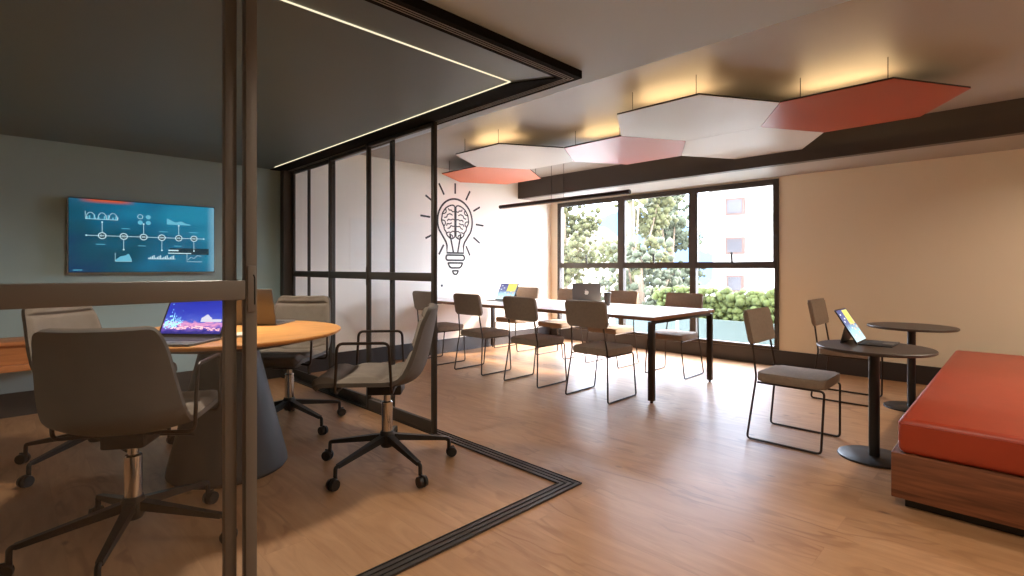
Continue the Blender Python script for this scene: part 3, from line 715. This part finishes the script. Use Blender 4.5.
# ------------------------------------------------------------------ sled chairs
def pad(w0, w1, d0, d1, z0, z1, rc, bev):
    """upholstered pad: rounded corners in plan, soft upper and lower edges"""
    t = MB(); P = []
    for cx, cy, a0 in ((w1-rc, d1-rc, 0), (w0+rc, d1-rc, 90), (w0+rc, d0+rc, 180), (w1-rc, d0+rc, 270)):
        for k in range(7):
            a = math.radians(a0+k*15); P.append((cx+rc*math.cos(a), cy+rc*math.sin(a)))
    t.prism(P, z0, z1)
    rim = [e for e in t.bm.edges if abs(e.verts[0].co.z-e.verts[1].co.z) < 1e-6]
    bmesh.ops.bevel(t.bm, geom=rim, offset=bev, segments=4, profile=.5, affect='EDGES', clamp_overlap=False)
    return t
def make_sled():
    c = thing('sled_chair', 'x', 'chair')
    pad(-.216, .216, -.184, .252, .424, .486, .034, .020).build('seat', 'fabric', c, True, 1.1)
    bk = pad(-.230, .230, -.125, .125, -.019, .019, .026, .015)
    bk.xf(Matrix.Translation((0, 0, .1225)) @ Matrix.Rotation(PI/2, 4, 'X'))
    # slightly curved backrest
    for v in bk.bm.verts: v.co.y -= .06*(.05-v.co.x**2)*.6
    bk.xf(Matrix.Translation((0, -.213, .690)) @ Matrix.Rotation(math.radians(11), 4, 'X')).build('backrest', 'fabric', c, True, 1.1)
    for s in (-1, 1):
        MB().tube([(s*.178, -.251, .875), (s*.184, -.223, .70), (s*.206, -.187, .45), (s*.246, -.238, .0085), (s*.246, .238, .0085), (s*.206, .248, .415), (s*.203, -.18, .415)], .0078, 8, .028).build('side_frame', 'frame', c)
    MB().tube([(-.203, .19, .416), (.203, .19, .416)], .007, 8).build('cross_bar', 'frame', c)
    MB().tube([(-.203, -.13, .416), (.203, -.13, .416)], .007, 8).build('cross_bar', 'frame', c)
    return c
SL = make_sled()
GC = 'taupe sled chairs at the work table'
c_labels = ['taupe chair backed to the camera, in front of the emblem laptop on the work table',
            'second taupe chair from the near end, on the near side of the work table',
            'third taupe chair from the near end, on the near side of the work table',
            'taupe chair half hidden by the partition stile, on the near side of the work table']
for k, y in enumerate((2.937, 3.807, 4.675, 5.545)):
    place(SL, k > 0, (4.135, y*.992, 0), face(1, 0), c_labels[k], GC)
d_labels = ['taupe chair on the window side of the work table, nearest its free end',
            'taupe chair behind the dark cup, on the window side of the work table',
            'taupe chair on the window side of the work table, behind the emblem laptop',
            'taupe chair behind the tablet, on the window side by the mural wall']
for k, y in enumerate((2.92, 3.79, 4.66, 5.53)):
    place(SL, True, (5.60, y*.995, 0), face(-1, 0), d_labels[k], GC)
place(SL, True, (4.095, 1.190, 0), face(0, -1), 'taupe sled chair standing alone at the nearer round cafe table', 'taupe sled chairs at the cafe tables')
place(SL, True, (5.72, 1.200, 0), face(0, -1), 'taupe sled chair against the beige wall, at the farther round cafe table', 'taupe sled chairs at the cafe tables')

# ------------------------------------------------------------------ cafe tables
def make_cafe():
    t = thing('cafe_table', 'x', 'table', (0, 0, 0), 0, 'dark round cafe tables')
    MB().lathe([(0, .708), (.318, .708), (.326, .714), (.326, .724), (.322, .728), (0, .728)], 72).build('tabletop', 'darktop', t)
    MB().cyl((0, 0, .014), (0, 0, .708), .031, n=28).build('post', 'blackmetal', t)
    MB().lathe([(0, 0), (.203, 0), (.205, .003), (.203, .011), (.198, .014), (0, .014)], 64).build('base_plate', 'blackmetal', t)
    MB().lathe([(.036, .700), (.12, .700), (.12, .708), (.036, .708)], 32).build('mounting_flange', 'blackmetal', t)
    return t
CT = make_cafe()
place(CT, False, (4.055, .695, 0), 0, 'nearer dark round cafe table, a tablet standing on it', 'dark round cafe tables')
place(CT, True, (5.71, .705, 0), 0, 'farther dark round cafe table with an empty top, near the beige wall', 'dark round cafe tables')

# ------------------------------------------------------------------ red bench
bn = thing('upholstered_bench', 'long red leather bench on a walnut box at the right', 'bench', (4.85, .01, 0))
MB().box(-1.50, 1.50, -.42, .43, 0.0, .052).build('plinth', 'plastic', bn, False)
MB().box(-1.555, 1.555, -.46, .482, .052, .285, 0.004).build('wooden_box', 'walnut', bn)
cb = MB().box(-1.555, 1.555, -.46, .456, .286, .468, .035, 5)
for v in cb.bm.verts:
    if v.co.z > .44:
        ex = 1-min(1, min(v.co.x+1.545, 1.555-v.co.x)/.25); ey = 1-min(1, min(v.co.y+.46, .452-v.co.y)/.25)
cu_ = cb.build('cushion', 'leather', bn)
MB().tube([(-1.551, -.43, .440), (-1.551, .452, .440), (1.55, .452, .440)], .0045, 8, .03).build('piping', 'leather', cu_)

# ------------------------------------------------------------------ hexagon ceiling panels
HR = .712; AP = HR*math.cos(PI/6); PT = 1.5*HR
hexes = [((4.865, .975), 'red', 'deep red hexagon ceiling panel, rightmost of the cluster'),
         ((4.865-AP, .975+PT), 'offwhite', 'white hexagon ceiling panel touching the deep red one, nearer the low ceiling edge'),
         ((4.865+AP, .975+PT), 'offwhite', 'white hexagon ceiling panel between the deep red and pink ones, nearer the window'),
         ((4.865, .975+2*PT), 'red', 'pink-looking red hexagon ceiling panel in the middle of the cluster'),
         ((4.865-AP, .975+3*PT), 'offwhite', 'off-white hexagon ceiling panel above the orange one'),
         ((4.865, .975+4*PT), 'orange', 'orange hexagon ceiling panel by the bulb mural wall')]
ZH = 2.515
for (hx, hy), mat, lab in hexes:
    h = thing('hexagon_panel', lab, 'ceiling panel', (hx, hy, ZH), 0, 'suspended hexagon panels')
    r_ = HR-.0025
    poly = [(r_*math.sin(PI/3*k), r_*math.cos(PI/3*k)) for k in range(6)]
    MB().prism(poly, 0, .003).build('face_sheet', mat, h, False)
    MB().prism([(x*.998, y*.998) for x, y in poly], .003, .014).build('backing_board', 'blackmetal', h, False)
    for k in range(4):
        x, y = ((-.59, -.32), (-.59, .22), (.56, .30), (.56, -.30))[k]
        MB().cyl((x, y, .0142), (x, y, ZC-ZH-.001), .0028, n=6).build('suspension_wire', 'blackmetal', h)
    if mat == 'offwhite' or lab.startswith('deep') or lab.startswith('pink'):
        if hx < 5:
            MB().box(-.34, -.29, -.30, .30, .0142, .050).build('uplight_strip', 'uplight', h, False)

# ------------------------------------------------------------------ pendant
pd = thing('linear_pendant', 'slim dark tube pendant lamp hanging over the work table', 'lamp', (4.93, 4.125, 2.085))
MB().cyl((0, -1.04, 0), (0, 1.04, 0), .026, n=20).build('tube_housing', 'frame', pd)
MB().box(-.012, .012, -1.0, 1.0, -.029, -.022).build('diffuser', 'diff', pd, False)
for y in (-.10, .10): MB().cyl((0, y, .024), (0, y, ZC-2.086), .003, n=6).build('suspension_wire', 'blackmetal', pd)
MB().box(-.03, .03, -.16, .16, ZC-2.085-.03, ZC-2.086).build('canopy', 'blackmetal', pd, False)

# ------------------------------------------------------------------ bulb mural
mu = MB()
S = lambda cx, cy: ((cx-218)*.00344, -(cy-130)*.0027)
def stroke(pts, closed=False, r=.0150, raw=False, rad=0):
    P = [(p if raw else S(*p)) for p in pts]
    mu.tube([(u, 0, v) for u, v in P], r, 6, rad, closed=closed)
cv = -.3375
arc = [(.327*math.cos(math.radians(t)), cv+.333*math.sin(math.radians(t))) for t in range(-28, 209, 8)]
out_ = [(.155, -.805), (.155, -.70), (.175, -.645)]+arc+[(-.175, -.645), (-.155, -.70), (-.155, -.805)]
stroke(out_, True, .0155, True)
for a, b in (((130, 58), (157, 115)), ((217, 45), (217, 103)), ((300, 78), (277, 130)), ((358, 162), (320, 188)), ((335, 263), (380, 267)), ((320, 337), (357, 368)), ((278, 388), (300, 440)), ((155, 385), (130, 438)), ((95, 335), (62, 355)), ((85, 242), (37, 238)), ((95, 155), (62, 130))):
    stroke([a, b], r=.0155)
stroke([(172, 440), (263, 440), (270, 454), (263, 468), (172, 468), (166, 454)], True, rad=.02)
stroke([(178, 483), (258, 483), (250, 503), (240, 510), (196, 510), (186, 503)], True, rad=.012)
stroke([(202, 526), (234, 526), (228, 542), (218, 547), (208, 542)], True, rad=.012)
stroke([(188, 322), (207, 424)]); stroke([(248, 322), (231, 424)])
for sg in (-1, 1):
    B = lambda du, dv: (218+sg*du, 130+dv)
    stroke([B(3, 210), B(3, 42), B(14, 36), B(28, 40), B(40, 46), B(54, 58), B(62, 72), B(70, 86), B(72, 104), B(75, 122), B(70, 140), B(62, 154), B(60, 172), B(50, 184), B(46, 202), B(32, 216), B(24, 222), B(12, 218)], True, .0115, rad=.02)
    for pts in ([B(3, 70), B(16, 74), B(22, 64), B(34, 66), B(38, 56)], [B(54, 60), B(48, 76), B(58, 86), B(70, 88)], [B(16, 92), B(30, 84), B(44, 92), B(46, 104), B(60, 108)],
                [B(3, 118), B(14, 112), B(26, 120), B(38, 114), B(44, 126)], [B(72, 122), B(58, 124), B(52, 138), B(60, 152)], [B(20, 134), B(32, 142), B(44, 138), B(48, 152)],
                [B(3, 150), B(14, 154), B(24, 148), B(30, 162), B(42, 166)], [B(3, 182), B(16, 178), B(24, 188), B(36, 184), B(48, 192)], [B(14, 218), B(16, 202), B(28, 198), B(32, 214)]):
        stroke(pts, False, .0095, rad=.02)
for v in mu.bm.verts: v.co.y *= .22
mo = mu.build('bulb_mural', 'mural')
mo.location = (4.78, YB-.0022, 2.263)
tag(mo, 'dark line mural of a light bulb with a brain inside, on the white wall', 'wall mural')
oc = thing('wall_outlet', 'tiny round cable outlet on the white wall below the bulb mural', 'outlet', (4.53, YB, .98))
MB().cyl((0, -.004, 0), (0, 0, 0), .018, n=18).build('cover', 'black', oc)
MB().cyl((0, -.007, 0), (0, -.004, 0), .008, n=12).build('socket', 'plastic', oc)

# ------------------------------------------------------------------ outside
struct(MB().box(XW+.3, 60, -30, 60, -1.2, -1.0), 'ground', 'ground')
bd = thing('white_building', 'white rendered building seen through the right-hand window bay', 'building', (22, 7.6, -1.0))
MB().box(0, 8, -4.5, 2.0, 0, 5.6).build('wall', 'render', bd, False)
MB().box(-.6, 8.4, -5, 2.4, 5.6, 5.78).box(-.3, 8.2, -4.8, 2.2, 5.78, 6.1).build('roof', 'roof', bd, False)
for (yy, zz, sy, sz) in ((1.03, 4.80, .40, .36), (1.03, 3.15, .40, .36), (1.03, 1.55, .36, .36), (-1.5, 4.80, .40, .36), (-1.5, 3.15, .40, .36)):
    f = MB().box(-.10, 0, yy-sy, yy+sy, zz-sz, zz+sz).build('window_frame', 'trimbrown', bd, False)
    MB().box(-.115, -.10, yy-sy+.10, yy+sy-.10, zz-sz+.09, zz+sz-.09).build('pane', 'farglass', f, False)
b2 = thing('white_house', 'pale house with a sloping roof seen through the left-hand window bay', 'house', (19, 17.8, -1.0))
MB().box(0, 6, -2.3, 6, 0, 3.0).build('wall', 'render', b2, False)
rf = MB()
rf.prism([(-.4, 0), (6.4, 0), (3, 1.3)], -2.6, 6.3)
rf.xf(Matrix.Translation((0, 0, 3.0)) @ Matrix(((1, 0, 0, 0), (0, 0, 1, 0), (0, 1, 0, 0), (0, 0, 0, 1)))).build('roof', 'roof', b2, False)
MB().box(-.05, 0, .2, 1.2, 1.0, 2.2).build('window', 'farglass', b2, False)

def blob(mb, c, r, rnd, sub=2):
    t = bmesh.new(); bmesh.ops.create_icosphere(t, subdivisions=sub, radius=r)
    ph = [rnd.uniform(0, 6) for _ in range(3)]
    for v in t.verts:
        q = v.co/r
        v.co *= 1+.22*math.sin(6*q.x+ph[0])*math.sin(5*q.y+ph[1])+.14*math.sin(9*q.z+ph[2])
    mb.merge(t, Matrix.Translation(c))
def tree(x, y, h, rad, mat, label, seed, n=70, br=.15, low=.28):
    rnd = random.Random(seed)
    t = thing('tree', label, 'tree', (x, y, -1.0), 0, 'trees outside the window')
    cr = MB()
    nodes = []
    for i in range(14):                                  # leafy masses along the branches
        a = rnd.uniform(0, 2*PI); z = rnd.uniform(low, .95)
        u = rnd.uniform(.2, 1)*rad*math.sin(PI*min(1, max(.15, (z-low+.12)/(1.1-low))))**.6
        nodes.append((u*math.cos(a), u*math.sin(a), z*h))
    for i in range(n*14):
        q = rnd.choice(nodes)
        blob(cr, (q[0]+rnd.gauss(0, .30), q[1]+rnd.gauss(0, .30), q[2]+rnd.gauss(0, .24)), br*rnd.uniform(.3, 1.0), rnd, 1)
    cr.build('crown', mat, t, True, 3.2)
    tk = MB().tube([(0, 0, 0), (.08, .05, h*.3), (-.05, .1, h*.75)], .12, 10)
    for q in nodes[:7]: tk.tube([(0, .03, h*.25), (q[0]*.6, q[1]*.6, (q[2]+h*.25)/2), q], .035, 6)
    tk.build('trunk', 'bark', t)
tree(15.5, 9.6, 6.3, 1.6, 'leaf1', 'bushy pale green tree filling the middle window bay', 5)
tree(16.5, 13.4, 6.0, 1.5, 'leaf1', 'pale green tree seen through the left window bay', 8)
tree(20.2, 10.6, 6.2, 1.1, 'leaf2', 'grey green tree in front of the white building', 12, 56)
tree(12.3, 7.3, 2.7, .9, 'leaf2', 'low grey green bush behind the work table, at the middle bay', 15, 40, .12, .2)
hg = MB(); rnd = random.Random(9)
for i in range(1700):
    y = rnd.uniform(.5, 6.0); z = rnd.uniform(-.6, .76); x = rnd.uniform(-.40, -.26)
    blob(hg, (x, y-3.2, z+1.0), rnd.uniform(.05, .10), rnd, 1)
hg.box(-.3, .3, -2.65, 2.75, 0.1, 1.62, .1)
ho = hg.build('hedge', 'hedge', None, True, 3.2); ho.location = (11.0, 3.2, -1.0)
tag(ho, 'clipped green hedge outside below the right-hand window bay', 'hedge')
fe = thing('glazed_fence', 'pale low fence panel in front of the hedge', 'fence', (9.6, 3.4, -1.0))
MB().box(-.02, .02, -3, 3, .1, 1.25).build('panel', 'fence', fe, False)
for k in range(5): MB().box(-.035, .035, -3+k*1.5-.03, -3+k*1.5+.03, 0, 1.32).build('post', 'render', fe, False)

# ------------------------------------------------------------------ light
W = bpy.data.worlds.new('sky'); scene.world = W; W.use_nodes = True
nt = W.node_tree
for n in list(nt.nodes): nt.nodes.remove(n)
L = nt.links.new
out = N(nt, 'ShaderNodeOutputWorld'); bg = N(nt, 'ShaderNodeBackground'); tc = N(nt, 'ShaderNodeTexCoord')
no = N(nt, 'ShaderNodeTexNoise'); no.inputs['Scale'].default_value = 5.0; no.inputs['Detail'].default_value = 5
L(tc.outputs['Generated'], no.inputs['Vector'])
rp = N(nt, 'ShaderNodeValToRGB'); rp.color_ramp.elements[0].position = .40; rp.color_ramp.elements[0].color = (.030, .052, .095, 1)
rp.color_ramp.elements[1].position = .50; rp.color_ramp.elements[1].color = (.82, .95, 1.16, 1)
L(no.outputs['Fac'], rp.inputs[0]); L(rp.outputs[0], bg.inputs['Color']); bg.inputs['Strength'].default_value = 22.0
L(bg.outputs[0], out.inputs['Surface'])

def light(kind, name, loc, energy, col, size=.2, sy=None, aim=None, angle=None, spread=None, portal=False):
    l = bpy.data.lights.new(name, kind); l.energy = energy; l.color = col
    if kind == 'AREA':
        l.shape = 'RECTANGLE' if sy else 'DISK'; l.size = size
        if sy: l.size_y = sy
        if spread: l.spread = spread
        if portal: l.cycles.is_portal = True
    if angle is not None: l.angle = angle
    o = bpy.data.objects.new(name, l); C.objects.link(o); o.location = loc
    if aim is not None: o.rotation_euler = Vector(aim).to_track_quat('-Z', 'Y').to_euler()
    return o
sd = Vector((-.85*math.cos(math.radians(33)), .53*math.cos(math.radians(33)), -math.sin(math.radians(33))))
light('SUN', 'sun', (20, -5, 20), 15.0, (1.0, .80, .56), aim=sd, angle=math.radians(9))
light('AREA', 'window_portal', (XW+.12, (WY0+WY1)/2, (WZ0+WZ1)/2), 1, (1, 1, 1), WY1-WY0, WZ1-WZ0, aim=(-1, 0, 0), portal=True)
# added fill lights under the ceilings, out of the picture and without fittings
warm = (1.0, .88, .72)
for p, e in (((1.9, -.6, 2.37), 8), ((1.9, .5, 2.37), 6), ((1.12, .9, 2.37), 5)):
    light('AREA', 'fill_light', p, e, warm, .14, aim=(0, 0, -1), spread=2.4)
for p, e in (((4.0, -.9, 2.66), 16), ((5.4, -1.0, 2.66), 24)):
    light('AREA', 'fill_light', p, e, warm, .14, aim=(0, 0, -1), spread=2.6)

sp_ = light('SPOT', 'meeting_fill_spot', (1.05, 3.55, 2.33), 140, (1.0, .90, .76), aim=(0, 0, -1))  # added unseen spot that brightens the meeting room, no fitting
sp_.data.spot_size = math.radians(165); sp_.data.spot_blend = .6; sp_.data.shadow_soft_size = .12
# ------------------------------------------------------------------ camera
cam = bpy.data.cameras.new('camera'); co = bpy.data.objects.new('camera', cam); C.objects.link(co)
co.location = (0, 0, 1.25); co.rotation_euler = (PI/2, 0, -PI/4)
cam.sensor_width = 36; cam.lens = 18.0; cam.shift_y = -21/1024; cam.clip_start = .05; cam.clip_end = 200
scene.camera = co
scene.view_settings.view_transform = 'Standard'; scene.view_settings.look = 'None'
scene.view_settings.gamma = 1; scene.view_settings.use_curve_mapping = False
scene.view_settings.exposure = 0.5
scene.cycles.use_denoising = True
scene.cycles.max_bounces = 10; scene.cycles.diffuse_bounces = 5; scene.cycles.transparent_max_bounces = 32
scene.cycles.sample_clamp_indirect = 6.0
scene.cycles.caustics_reflective = False; scene.cycles.caustics_refractive = False
